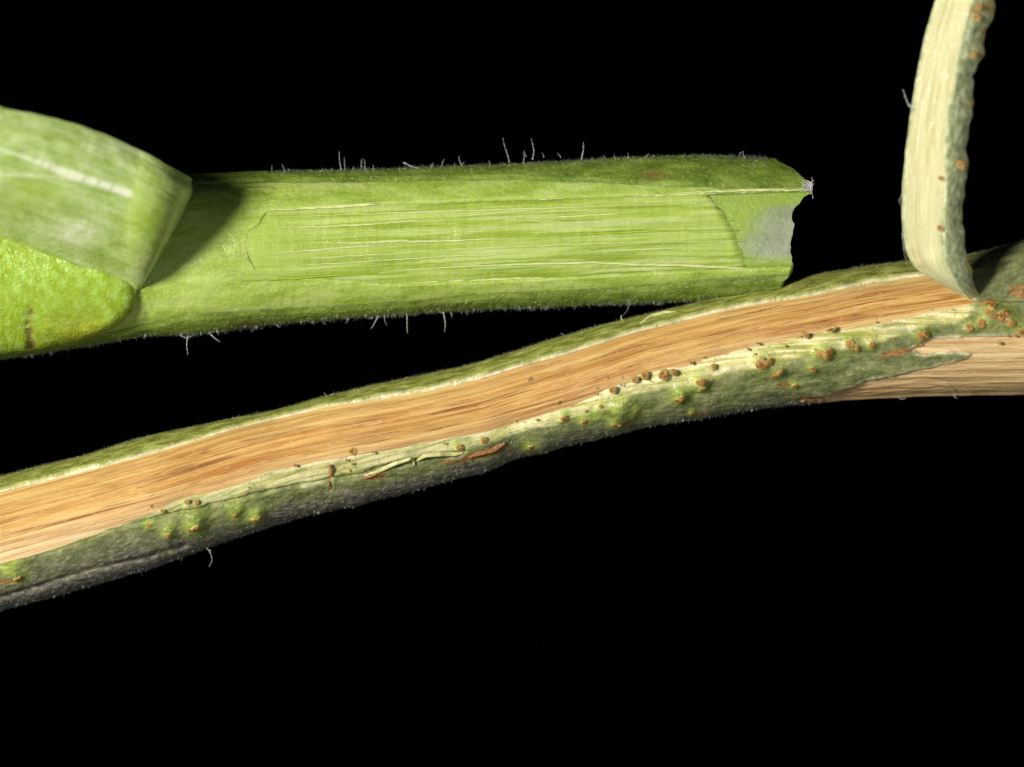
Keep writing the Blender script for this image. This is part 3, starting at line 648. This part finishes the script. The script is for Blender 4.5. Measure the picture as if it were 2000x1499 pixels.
xu = np.concatenate([np.arange(-240, 1560, 2.8), np.linspace(1560, 1600, 24)])
# inner wood -------------------------------------------------
def core_disp(x, y):
    v = y - 470 + (x - 1000) * 0.05
    d = 1.5 * fbm(x / 300, v / 14, 3, 101) + 0.9 * fbm(x / 120, v / 5, 2, 102) + 0.8 * fbm(x / 14, v / 60, 2, 103) + 1.5 * fbm(x / 150, v / 60, 2, 104)
    for yy, w, dp in [(452, 3.0, 3.0), (498, 3, 2.0), (538, 3.5, 3.0), (476, 2.2, 1.5)]:
        d = d - dp * np.exp(-((v + 470 - yy - 3 * fbm(x / 200, x * 0, 2, int(yy))) / w)**2) * sstep(-0.3, 0.4, fbm(x / 260, x * 0 + yy, 2, 7))
    return d
XE = Line([(300, 1385), (375, 1400), (389, 1413), (420, 1434), (448, 1449), (475, 1462), (498, 1471), (520, 1478), (560, 1490), (640, 1500)], 6)
ph_ = np.linspace(0.35, math.pi - 0.25, 130)
sx = np.linspace(0, 1, 420)
PH = np.repeat(ph_[:, None], len(sx), 1); SX = np.repeat(sx[None], len(ph_), 0)
Xa = 430 + SX * (1470 - 430); c, h = S1.ch(Xa); Ya = c - (h - 11) * np.cos(PH)
X = 430 + SX * (XE(Ya) + 2.5 * fbm(Ya / 9, Ya * 0, 3, 111) - 430)
c, h = S1.ch(X); Y = c - (h - 11) * np.cos(PH)
off = -11 + 4.4 * sstep(640, 506, X) + core_disp(X, Y) - 12 * sstep(0.965, 1.0, SX)
o = grid_obj('inner_wood', S1.pt(X, PH, off), MAT['core'], None, dict(uvp=np.stack([X / 100, (Y + (X - 1000) * 0.05) / 100, 0 * X], -1), fade=np.clip(0.85 * sstep(660, 520, X + 40 * fbm(X / 60, Y / 8, 3, 115)), 0, 1)))
keep_world(o, up); o['label'] = 'glossy yellow green inner wood'
# pith membrane at the cut end --------------------------------
yy = np.linspace(364, 536, 60)[:, None]; tt = np.linspace(0, 1, 70)[None]
xx = 1385 + tt * (ragged(yy) - 3 - 1385); fy = (yy - 450) / 86
pph = S1.phi(xx, yy + 0 * xx)
o = grid_obj('pith_membrane', S1.pt(xx, pph, -15 - 2 * (1 - fy**2) + 1.5 * fbm(xx / 26, yy / 18, 3, 121)), MAT['pith'], None, dict(lime=np.clip(0.22 + sstep(1530, 1410, xx + 0.5 * (yy - 440) + 14 * fbm(xx / 30, yy / 18, 3, 122)) + 0.8 * sstep(410, 380, yy) + 0.8 * sstep(495, 525, yy), 0, 1)))
keep_world(o, up); o['label'] = 'grey translucent pith at the cut end'
# pale cortex ------------------------------------------------
C1 = Line([(-250, 470), (470, 470), (500, 470), (507, 448), (526, 436), (541, 412), (570, 408), (700, 400), (850, 394), (1000, 388), (1186, 383), (1397, 378), (1573, 372), (1700, 366)], 2)
C2 = Line([(-250, 470), (470, 470), (500, 470), (507, 505), (518, 528), (540, 535), (610, 540), (700, 546), (790, 555), (1000, 549), (1186, 541), (1372, 531), (1527, 526), (1700, 522)], 2)
opn = sstep(498, 506, xu)
closedL = lambda X: sstep(640, 506, X)
rows = shell(S1, xu, C2(xu) + opn * 1.5 * fbm(xu / 14, xu * 0, 3, 131), C2(xu) + 5 + 1.5 * fbm(xu / 20, xu * 0, 3, 132), C1(xu) + opn * 1.2 * fbm(xu / 14, xu * 0, 3, 133), C1(xu) - 5, n=(6, 60, 16, 44, 6))
rows = (rows[0], rows[1], rows[2] + (1 - rows[2]) * closedL(rows[0]))
fresh_grid('cortex', MAT['cortex'], rows, -240, (6, 5), lambda x, y: 1.2 * fbm(x / 40, y / 20, 3, 134) + 0.9 * fbm(x / 12, y / 10, 2, 135), lambda X, Y, PH, RP: {})
# rind -------------------------------------------------------
R1 = Line([(-250, 395), (0, 382), (200, 369), (400, 360), (520, 356), (700, 355), (1000, 349), (1310, 362), (1420, 367), (1700, 366)], 3)
R2 = Line([(-250, 728), (0, 684), (180, 656), (288, 638), (400, 612), (550, 602), (700, 596), (850, 585), (1000, 572), (1186, 565), (1372, 552), (1527, 540), (1700, 534)], 2)
rw = 1.8 * fbm(xu / 30, xu * 0, 3, 141)
rows = shell(S1, xu, R2(xu) + rw, R2(xu) + 11 + rw, R1(xu) + rw, R1(xu) - 9 + rw, n=(6, 60, 22, 34, 6))
def rind_disp(x, y):
    d = 2.2 * fbm(x / 70, y / 40, 3, 142) + 1.0 * fbm(x / 9, y / 8, 3, 143)
    return d
def rind_attr(X, Y, PH, RP):
    lime = 0 * X
    rust = 0.8 * np.exp(-(((X - 1275) / 24)**2 + ((Y - 341) / 9)**2))  + 0.5 * np.exp(-(((X - 480) / 26)**2 + ((Y - 632) / 7)**2)) + 0.4 * np.exp(-(((X - 870) / 50)**2 + ((Y - 597) / 6)**2))
    return dict(lime=np.clip(lime, 0, 1), rust=np.clip(rust, 0, 1) * (np.sin(PH) > 0))
fresh_grid('rind', MAT['rind'], rows, -240, (0, 4.5), rind_disp, rind_attr)

# rounded end of the rind still on the stem, left, where the flap folds over
LOBE = [(-200, 380), (0, 400), (120, 448), (190, 490), (235, 526), (256, 548), (266, 568), (268, 588), (262, 610), (246, 632), (218, 650), (180, 664), (120, 680), (60, 690), (0, 698), (-200, 730)]
lp = np.array(LOBE, float); ll = np.concatenate([[0], np.cumsum(np.hypot(*np.diff(lp, axis=0).T))])
nb = 260; tb = np.linspace(0, ll[-1], nb)
bxl = np.interp(tb, ll, lp[:, 0]); byl = np.interp(tb, ll, lp[:, 1])
kk = np.hanning(17); kk /= kk.sum()
bxl = np.convolve(np.pad(bxl, 8, mode='reflect', reflect_type='odd'), kk, 'valid') + 1.2 * fbm(tb / 12, tb * 0, 3, 161); byl = np.convolve(np.pad(byl, 8, mode='reflect', reflect_type='odd'), kk, 'valid') + 1.2 * fbm(tb / 12, tb * 0 + 3, 3, 162)
rr_ = np.linspace(0, 1, 110)[:, None]**0.8
LX = lerp(-200 + 0 * bxl, bxl, rr_); LY = lerp(560 + 0 * byl, byl, rr_)
dist = np.minimum(seg_dist(LX, LY, list(zip(bxl[::6], byl[::6]))), 60)
bul = 24 * np.sqrt(np.clip(1 - (1 - np.clip(dist / 34, 0, 1))**2, 0, 1)) - 4
lobe_d = bul + 2.0 * fbm(LX / 50, LY / 40, 3, 163) + 0.5 * fbm(LX / 6, LY / 6, 3, 164)
scar = np.exp(-(seg_dist(LX + 5 * fbm(LX / 12, LY / 12, 3, 165), LY + 5 * fbm(LX / 12, LY / 12, 3, 166), [(60, 606), (54, 628), (58, 652), (64, 676)]) / 8)**2) * np.clip(0.8 + 0.9 * fbm(LX / 9, LY / 9, 3, 167), 0, 1)
lobe_d = lobe_d - 5 * scar + 5 * np.exp(-(seg_dist(LX, LY, [(95, 632), (160, 640), (215, 620)]) / 14)**2)
lph = S1.phi(LX, LY, 8)
ylw = np.exp(-(((LX - 165) / 75)**2 + ((LY - 640) / 30)**2))  # where the fold's translucence is painted yellow
o = grid_obj('rind_fold', S1.pt(LX, lph, lobe_d), MAT['rind'], None, dict(uvp=np.stack([LX / 100, LY / 100, 0 * LX], -1), lime=np.clip(1 - 0.8 * ylw, 0, 1), rust=np.clip(0.85 * scar + 0.0 * ylw, 0, 1), glow=ylw))  # same rind, painted brighter as if turned to the light
keep_world(o, up); o['label'] = 'rounded bright green end of rind below the flap'

# fibres drawn along the inner wood ---------------------------
def up_z(x, y):
    r_ = -11 + 4.4 * float(sstep(640, 506, x)); _, z = S1.pos(x, S1.phi(x, y, r_), r_ + core_disp(x, y)); return float(z)
FB = [([(537, 409), (610, 407), (680, 402), (760, 396), (850, 394), (930, 390), (1000, 388), (1090, 387), (1186, 382), (1290, 381), (1397, 378)], [1.5, 3.2, 3.6, 3.2, 1], 'fibre', 3),
      ([(1330, 377), (1400, 374), (1480, 372), (1570, 371)], [0.8, 2.2, 2.6, 1.5], 'fibre', 9),
      ([(545, 444), (620, 443), (700, 440), (790, 433), (880, 431)], [0.8, 1.6, 2.0, 1.5, 0.6], 'fibre', 0.5),
      ([(620, 474), (690, 475), (760, 471), (850, 472), (940, 468), (1010, 466)], [0.8, 2.0, 2.6, 1.6, 0.6], 'fibre', 0.7),
      ([(540, 495), (600, 490), (680, 484), (750, 480)], [0.6, 1.5, 1.5, 0.6], 'fibre', 0.4),
      ([(900, 466), (960, 463), (1050, 459), (1150, 457), (1280, 452), (1440, 449)], [0.8, 2.0, 1.8, 2.2, 0.6], 'fibre_dark', 0.3),
      ([(640, 476), (700, 473), (780, 468), (860, 466)], [0.6, 1.4, 1.4, 0.6], 'fibre_dark', 0.4),
      ([(990, 428), (1100, 424), (1190, 419), (1250, 412)], [0.5, 1.4, 1.5, 0.5], 'fibre', 0.5),
      ([(1100, 491), (1190, 490), (1280, 487), (1340, 486)], [0.5, 1.2, 1.2, 0.5], 'fibre', 0.4),
      ([(760, 530), (880, 522), (1000, 517), (1155, 513), (1240, 517), (1341, 519), (1440, 524), (1530, 526)], [0.6, 1.8, 2.2, 2.6, 1.8], 'fibre', 0.8),
      ([(800, 553), (900, 549), (1010, 545), (1140, 543)], [0.6, 1.6, 1.6, 0.6], 'fibre', 1.5),
      ([(470, 549), (560, 545), (660, 538), (790, 534)], [0.6, 1.8, 1.6, 0.6], 'fibre_dark', 4),
      ([(520, 424), (640, 421), (800, 415), (960, 410), (1120, 405), (1300, 399), (1405, 396)], [0.4, 1.0, 1.2, 1.0, 0.4], 'fibre', 0.2),
      ([(880, 431), (990, 428), (1120, 436), (1260, 434), (1430, 431)], [0.4, 1.1, 1.0, 1.1, 0.4], 'fibre', 0.2),
      ([(530, 508), (640, 503), (760, 496), (900, 487), (1060, 480), (1240, 474), (1455, 470)], [0.4, 1.2, 1.0, 1.3, 0.4], 'fibre', 0.2),
      ([(560, 458), (680, 456), (830, 450), (1000, 444), (1180, 441), (1420, 440)], [0.4, 0.9, 1.1, 0.8, 0.4], 'fibre', 0.2),
      ([(600, 528), (760, 520), (930, 509), (1100, 502), (1300, 500), (1470, 505)], [0.4, 1.0, 0.8, 1.1, 0.4], 'fibre_dark', 0.2),
      ([(560, 520), (650, 515), (780, 507), (900, 500), (1000, 497)], [0.5, 1.2, 1.2, 0.5], 'fibre', 0.4)]
for pts, w, mt, lf in FB:
    pp = []
    for (a, b), (c_, d_) in zip(pts[:-1], pts[1:]):
        for t in np.linspace(0, 1, 5, endpoint=False): pp.append((a + (c_ - a) * t, b + (d_ - b) * t))
    pp.append(pts[-1])
    ribbon('fibre_strand', pp, [a * 1.25 for a in w], MAT[mt], up, up_z, [lf * 0.8 - 0.5 if lf > 1.2 else 0.0], 0.9)

# the folded flap at the left ---------------------------------
# path of the strip: it leaves the stem, bends over to the right and runs back to the left, rising
nw, npth = 130, 190
wv = np.linspace(0, 1, nw)[:, None]          # 0 upper edge, 1 lower edge
pv = np.linspace(0, 1, npth)[None]
def path_px(w, p):
    # rightmost line of the bend, in the picture
    bx = lerp(388, 263, w) + 6 * np.sin(math.pi * w) - 12 * (1 - sstep(0.0, 0.14, w)); by = lerp(354, 586, w)
    # direction of the strip to the left
    ex = -170 + 0 * w; ey = lerp(156, 424, w)
    rb = lerp(108, 30, w) + 24 * np.sin(math.pi * w)                       # bend radius
    zb = lerp(96, 104, w) - 30 * (1 - w)**3 - 26 * sstep(0.84, 1.0, w)      # where it leaves the stem
    t1, t2 = 0.14, 0.40
    a = sstep(0, 1, np.clip((p - t1) / (t2 - t1), 0, 1)) * 0 + np.clip((p - t1) / (t2 - t1), 0, 1)
    ang = -math.pi / 2 + a * math.pi            # -90..90 degrees round the bend
    # along-direction unit (picture) pointing left
    ux, uy = ex - bx, ey - by; L = np.hypot(ux, uy); ux, uy = ux / L, uy / L
    dl = rb - rb * np.cos(ang)                 # distance left of the rightmost line
    z = zb + rb + rb * np.sin(ang)
    pre = np.clip((t1 - p) / t1, 0, 1) * 12
    post = np.clip((p - t2) / (1 - t2), 0, 1)
    dl = dl + pre + post * (L - rb)
    z = z - pre * 0.12 + post * lerp(90, 60, w) + 14 * np.sin(math.pi * post) - 10 * (2 * w - 1)**2 * post
    lean = 0.5 + 0.5 * np.sin(ang)
    return bx + ux * dl + 10 * lean * w, by + uy * dl - lean * (10 + 12 * w) - 20 * (1 - w) * np.sin(math.pi * np.clip((dl - 20) / 370, 0, 1)), z, dl, post, a
px, py, pz, dl, post, a_ = path_px(wv, pv)
pz = pz + 1.8 * fbm(dl / 90 + 0 * wv, wv * 6 + 0 * pv, 3, 151) + 2.2 * fbm(dl / 260, wv * 22 + 0 * pv, 3, 153) + 1.0 * fbm(dl / 24, wv * 12 + 0 * pv, 2, 154)
py = py + 2.0 * fbm(dl / 30, wv * 0 + 5, 3, 152) * ((wv < 0.03) | (wv > 0.97))
fl = dict(uvp=np.stack([dl / 100, wv * 2.4 + 0 * pv, 0 * px], -1))
sd = seg_dist(px, py, [(0, 291), (60, 312), (130, 338), (200, 360), (250, 378)]); vein2 = seg_dist(px, py, [(0, 340), (90, 345), (150, 350)])
fl['pale'] = np.clip(sstep(11, 4, sd) * sstep(20, 150, px) * 1.0 + 0.6 * sstep(5, 2, sd) + 0.5 * sstep(5, 2, vein2) + 0.7 * np.exp(-(((px - 150) / 45)**2 + ((py - 455) / 22)**2)) + 0.35 * np.exp(-(((px - 230) / 60)**2 + ((py - 290) / 14)**2)), 0, 1) * (a_ > 0.75)
fl['lime'] = np.clip(0.8 * np.exp(-(((px - 290) / 45)**2 + ((py - 430) / 70)**2)) + 0.5 * np.exp(-(((px - 60) / 80)**2 + ((py - 380) / 30)**2)), 0, 1)
fl['dark'] = 0 * px
front_s = world_pts(px, py, pz)
# thickness: an offset sheet on the inside of the bend
nrm = np.cross(np.gradient(front_s, axis=1), np.gradient(front_s, axis=0)); nrm /= np.linalg.norm(nrm, axis=2)[..., None] + 1e-12
back_s = front_s + nrm * 0.011 * (-1 if nrm[nw // 2, -10, 2] > 0 else 1)
allp = np.concatenate([front_s, back_s[::-1]], 0)
at = {k_: np.concatenate([v, v[::-1]], 0) for k_, v in fl.items()}
o = grid_obj('peeled_flap', allp, MAT['flap'], None, at, wrap=True); keep_world(o, up)
o['label'] = 'folded flap of rind peeled back, pale inner side with a white streak'

# frayed fibres on the cut corner, hairs ----------------------
def hair(par, pts, r0, mat='hair', z=0.0, name='hair', zs=None):
    pts = np.array(pts, float); n = 14; t = np.linspace(0, len(pts) - 1, n)
    px = np.interp(t, np.arange(len(pts)), pts[:, 0]); py = np.interp(t, np.arange(len(pts)), pts[:, 1])
    if len(pts) > 2:
        kk = np.array([.25, .5, .25]); px[1:-1] = np.convolve(px, kk, 'valid'); py[1:-1] = np.convolve(py, kk, 'valid')
    px = px + 1.6 * np.sin(np.linspace(0, 4.2, n) + pts[0, 0]) * np.linspace(0, 1, n); py = py + 1.2 * np.sin(np.linspace(0, 5, n) + pts[0, 0] * 2) * np.linspace(0, 1, n)
    zz = z + 4 * np.linspace(0, 1, n) if zs is None else np.interp(t, np.linspace(0, len(pts) - 1, len(zs)), zs)
    rad = 0.62 * r0 * (1 - 0.7 * np.linspace(0, 1, n)) * (1 + 0.5 * np.sin(np.arange(n) * 2.1)) * U
    V, F = tube(world_pts(px, py, zz), rad, 5)
    o = mesh_obj(name, V, [f for f in F if f], MAT[mat], None); keep_world(o, par); return o
for pts, r in [([(668, 342), (665, 322), (663, 296)], 1.5), ([(673, 340), (673, 325), (674, 308)], 1.3), ([(788, 318), (805, 326), (830, 330), (852, 332)], 2.0), ([(901, 324), (899, 315), (896, 306)], 1.7), ([(995, 318), (990, 296), (982, 270)], 1.5),
               ([(1040, 312), (1044, 295), (1036, 272)], 1.6), ([(1028, 306), (1022, 294)], 1.3), ([(1095, 308), (1090, 298)], 1.3), ([(1136, 312), (1138, 298), (1139, 278)], 1.9), ([(1062, 308), (1060, 300)], 1.2), ([(1250, 312), (1268, 302)], 2.2),
               ([(366, 656), (365, 672), (368, 692)], 1.5), ([(408, 650), (418, 660), (430, 669)], 1.7), ([(740, 617), (733, 628), (724, 641)], 2.1), ([(795, 613), (796, 630), (794, 652)], 1.6), ([(866, 609), (869, 628), (868, 648)], 1.8), ([(880, 610), (884, 622)], 1.2),
               ([(352, 655), (366, 662), (380, 655)], 1.3), ([(540, 634), (546, 641)], 1.3)]:
    hair(up, pts, r, z=18)
rs = random.Random(31)
for i in range(46):
    x = rs.uniform(520, 1480) if i < 32 else rs.uniform(60, 1250); top = i < 32
    y = float(TU(x)) + 3 if top else float(LU(x)) - 3; L = rs.uniform(5, 13) if i % 6 else rs.uniform(14, 26)
    dx = rs.uniform(-0.7, 0.7) * L; sg = -1 if top else 1
    hair(up, [(x, y), (x + dx * 0.3, y + sg * L * 0.6), (x + dx, y + sg * L)], rs.uniform(0.8, 1.3), z=rs.uniform(0, 40))
rs = random.Random(11)
for i in range(13):
    a = rs.uniform(-1.4, 0.9); L = rs.uniform(9, 22)
    hair(up, [(1570 + rs.uniform(-4, 8), 366 + rs.uniform(-14, 14)), (1580 + 6 * math.cos(a), 364 + 10 * math.sin(a)), (1580 + L * math.cos(a) * 0.5 + rs.uniform(-3, 3), 366 + L * math.sin(a) * -1 + rs.uniform(-5, 5))], 1.7, z=92, name='frayed_fibre', mat='hair')
for pts, r, zs in [([(402, 1068), (411, 1080), (414, 1096), (410, 1108)], 1.6, [40, 30]), ([(412, 1076), (404, 1072), (395, 1069)], 1.3, [40, 36]), ([(1216, 626), (1212, 617)], 3.0, [50, 54]), ([(1101, 656), (1096, 650)], 1.6, [40, 44]), ([(638, 773), (632, 768)], 1.4, [40, 44]),
                   ([(646, 772), (652, 768)], 1.3, [40, 44]), ([(790, 741), (796, 736)], 1.3, [40, 44]), ([(1784, 216), (1773, 203), (1768, 191), (1765, 177)], 2.6, [262, 254, 250]), ([(1762, 455), (1766, 490), (1772, 515), (1777, 532)], 1.2, [225, 200, 120]), ([(1764, 470), (1771, 500), (1773, 525)], 1.0, [225, 200, 130]),
                   ([(1762, 380), (1757, 392), (1759, 402)], 1.1, [235, 230]), ([(1037, 868), (1030, 858), (1022, 852), (1015, 851)], 1.0, [105, 112, 110]), ([(1984, 545), (1970, 547)], 1.4, [100, 110]), ([(1992, 540), (1976, 533)], 1.2, [100, 112]), ([(1995, 551), (1966, 555)], 1.4, [100, 112]),
                   ([(2000, 530), (1982, 522)], 1.2, [90, 112]), ([(1752, 775), (1760, 780), (1770, 777)], 1.6, [20, 20]), ([(1862, 773), (1870, 778)], 1.8, [20, 20]), ([(730, 965), (738, 970)], 1.8, [40, 40]), ([(1333, 823), (1336, 818)], 1.6, [60, 60])]:
    hair(low, pts, r, mat='sliver' if r > 2.5 and pts[0][0] < 1700 else 'hair', zs=zs)

# short fuzz on the outer skins (too many to count) ------------
def fuzz(par, S, dispf, n, band, lens, seed, xr=(-10, 2010), name='fuzz', skip=None, rad=0.65):
    r = np.random.default_rng(seed); V = []; F = []; k_ = 0
    while k_ < n:
        x = r.uniform(*xr); side = r.random()
        ph = r.uniform(-0.25, band[0]) if side < 0.55 else math.pi - r.uniform(-0.25, band[1])
        c, h = S.ch(x); y = c - h * math.cos(ph)
        if (skip is not None and skip(x, y)) or r.random() > 0.25 + 1.5 * max(0, float(fbm(x / 60, ph * 3, 2, seed)) + 0.15): k_ += 1; continue
        off = float(dispf(x, y)) if math.sin(ph) > 0 else 0
        p = S.pt(x, ph, off - 1); q = S.pt(x, ph, off + lens[0] + (lens[1] - lens[0]) * r.random()**2.5 * 1.6)
        d = q - p + np.array([r.normal(), r.normal(), r.normal()]) * 0.0016; L = np.linalg.norm(d)
        a = np.cross(d, [0.3, 0.5, 0.8]); a /= np.linalg.norm(a) + 1e-12; b = np.cross(d / L, a)
        rr = rad * U * r.uniform(0.6, 1.4); i0 = len(V)
        for t in (0, 2.094, 4.189): V.append(p + rr * (math.cos(t) * a + math.sin(t) * b))
        V.append(p + d)
        F += [(i0, i0 + 1, i0 + 3), (i0 + 1, i0 + 2, i0 + 3), (i0 + 2, i0, i0 + 3)]; k_ += 1
    o = mesh_obj(name, np.array(V), np.array(F), MAT['fuzz'], None, smooth=False); o['kind'] = 'stuff'; keep_world(o, par); return o
fuzz(up, S1, rind_disp, 11000, (0.36, 0.26), (0.8, 4.2), 5, xr=(-10, 1500), skip=lambda x, y: (x < 540 and y < 400) or x > RAG(y) - 10)
fuzz(low, S2, bark_disp, 9000, (0.12, 0.30), (0.6, 3.2), 6, skip=lambda x, y: (x > 1600 and y > 700))

# tiny glossy specks added to imitate wet glints on the skins (too many to count)
def glint_specks(par, S, dispf, n, ranges, seed, xr, skip=None):
    r = np.random.default_rng(seed); V = []; F = []
    octv = np.array([[1, 0, 0], [-1, 0, 0], [0, 1, 0], [0, -1, 0], [0, 0, 1], [0, 0, -1]], float)
    octf = np.array([[0, 2, 4], [2, 1, 4], [1, 3, 4], [3, 0, 4], [2, 0, 5], [1, 2, 5], [3, 1, 5], [0, 3, 5]])
    for k_ in range(n):
        x = r.uniform(*xr); lo, hi = ranges[r.integers(len(ranges))]; ph = r.uniform(lo, hi)
        c, h = S.ch(x); y = c - h * math.cos(ph)
        if (skip is not None and skip(x, y)) or r.random() > 0.3 + 1.6 * max(0.0, float(fbm(x / 45, y / 20, 2, seed))): continue
        p = S.pt(x, ph, float(dispf(x, y)) + 0.3); q = (0.45 + 0.9 * r.random()**3) * U
        F.append(octf + 6 * len(V)); V.append(p + octv * q * np.array([r.uniform(1, 2.2), 1, 1]))
    o = mesh_obj('glint_specks', np.concatenate(V), np.concatenate(F), MAT['glint'], None); o['kind'] = 'stuff'; keep_world(o, par)
k = M('wet_glint'); MAT['glint'] = k.done((0.36, 0.41, 0.22), 0.12, None, 0.0, spec=1.0)
glint_specks(up, S1, rind_disp, 2600, [(0.02, 0.35), (0.02, 0.65), (math.pi - 0.35, math.pi - 0.02), (math.pi - 0.62, math.pi - 0.02)], 8, (-10, 1490), skip=lambda x, y: (x < 540 and y < 400) or x > RAG(y) - 10 or R1(x) - 4 < y < R2(x) + 4)
glint_specks(low, S2, bark_disp, 2600, [(0.02, 0.5), (math.pi - 1.2, math.pi - 0.02)], 9, (-10, 2010), skip=lambda x, y: (x > 1600 and y > 660) or CTo(x) < y < CBo(x) - 10)
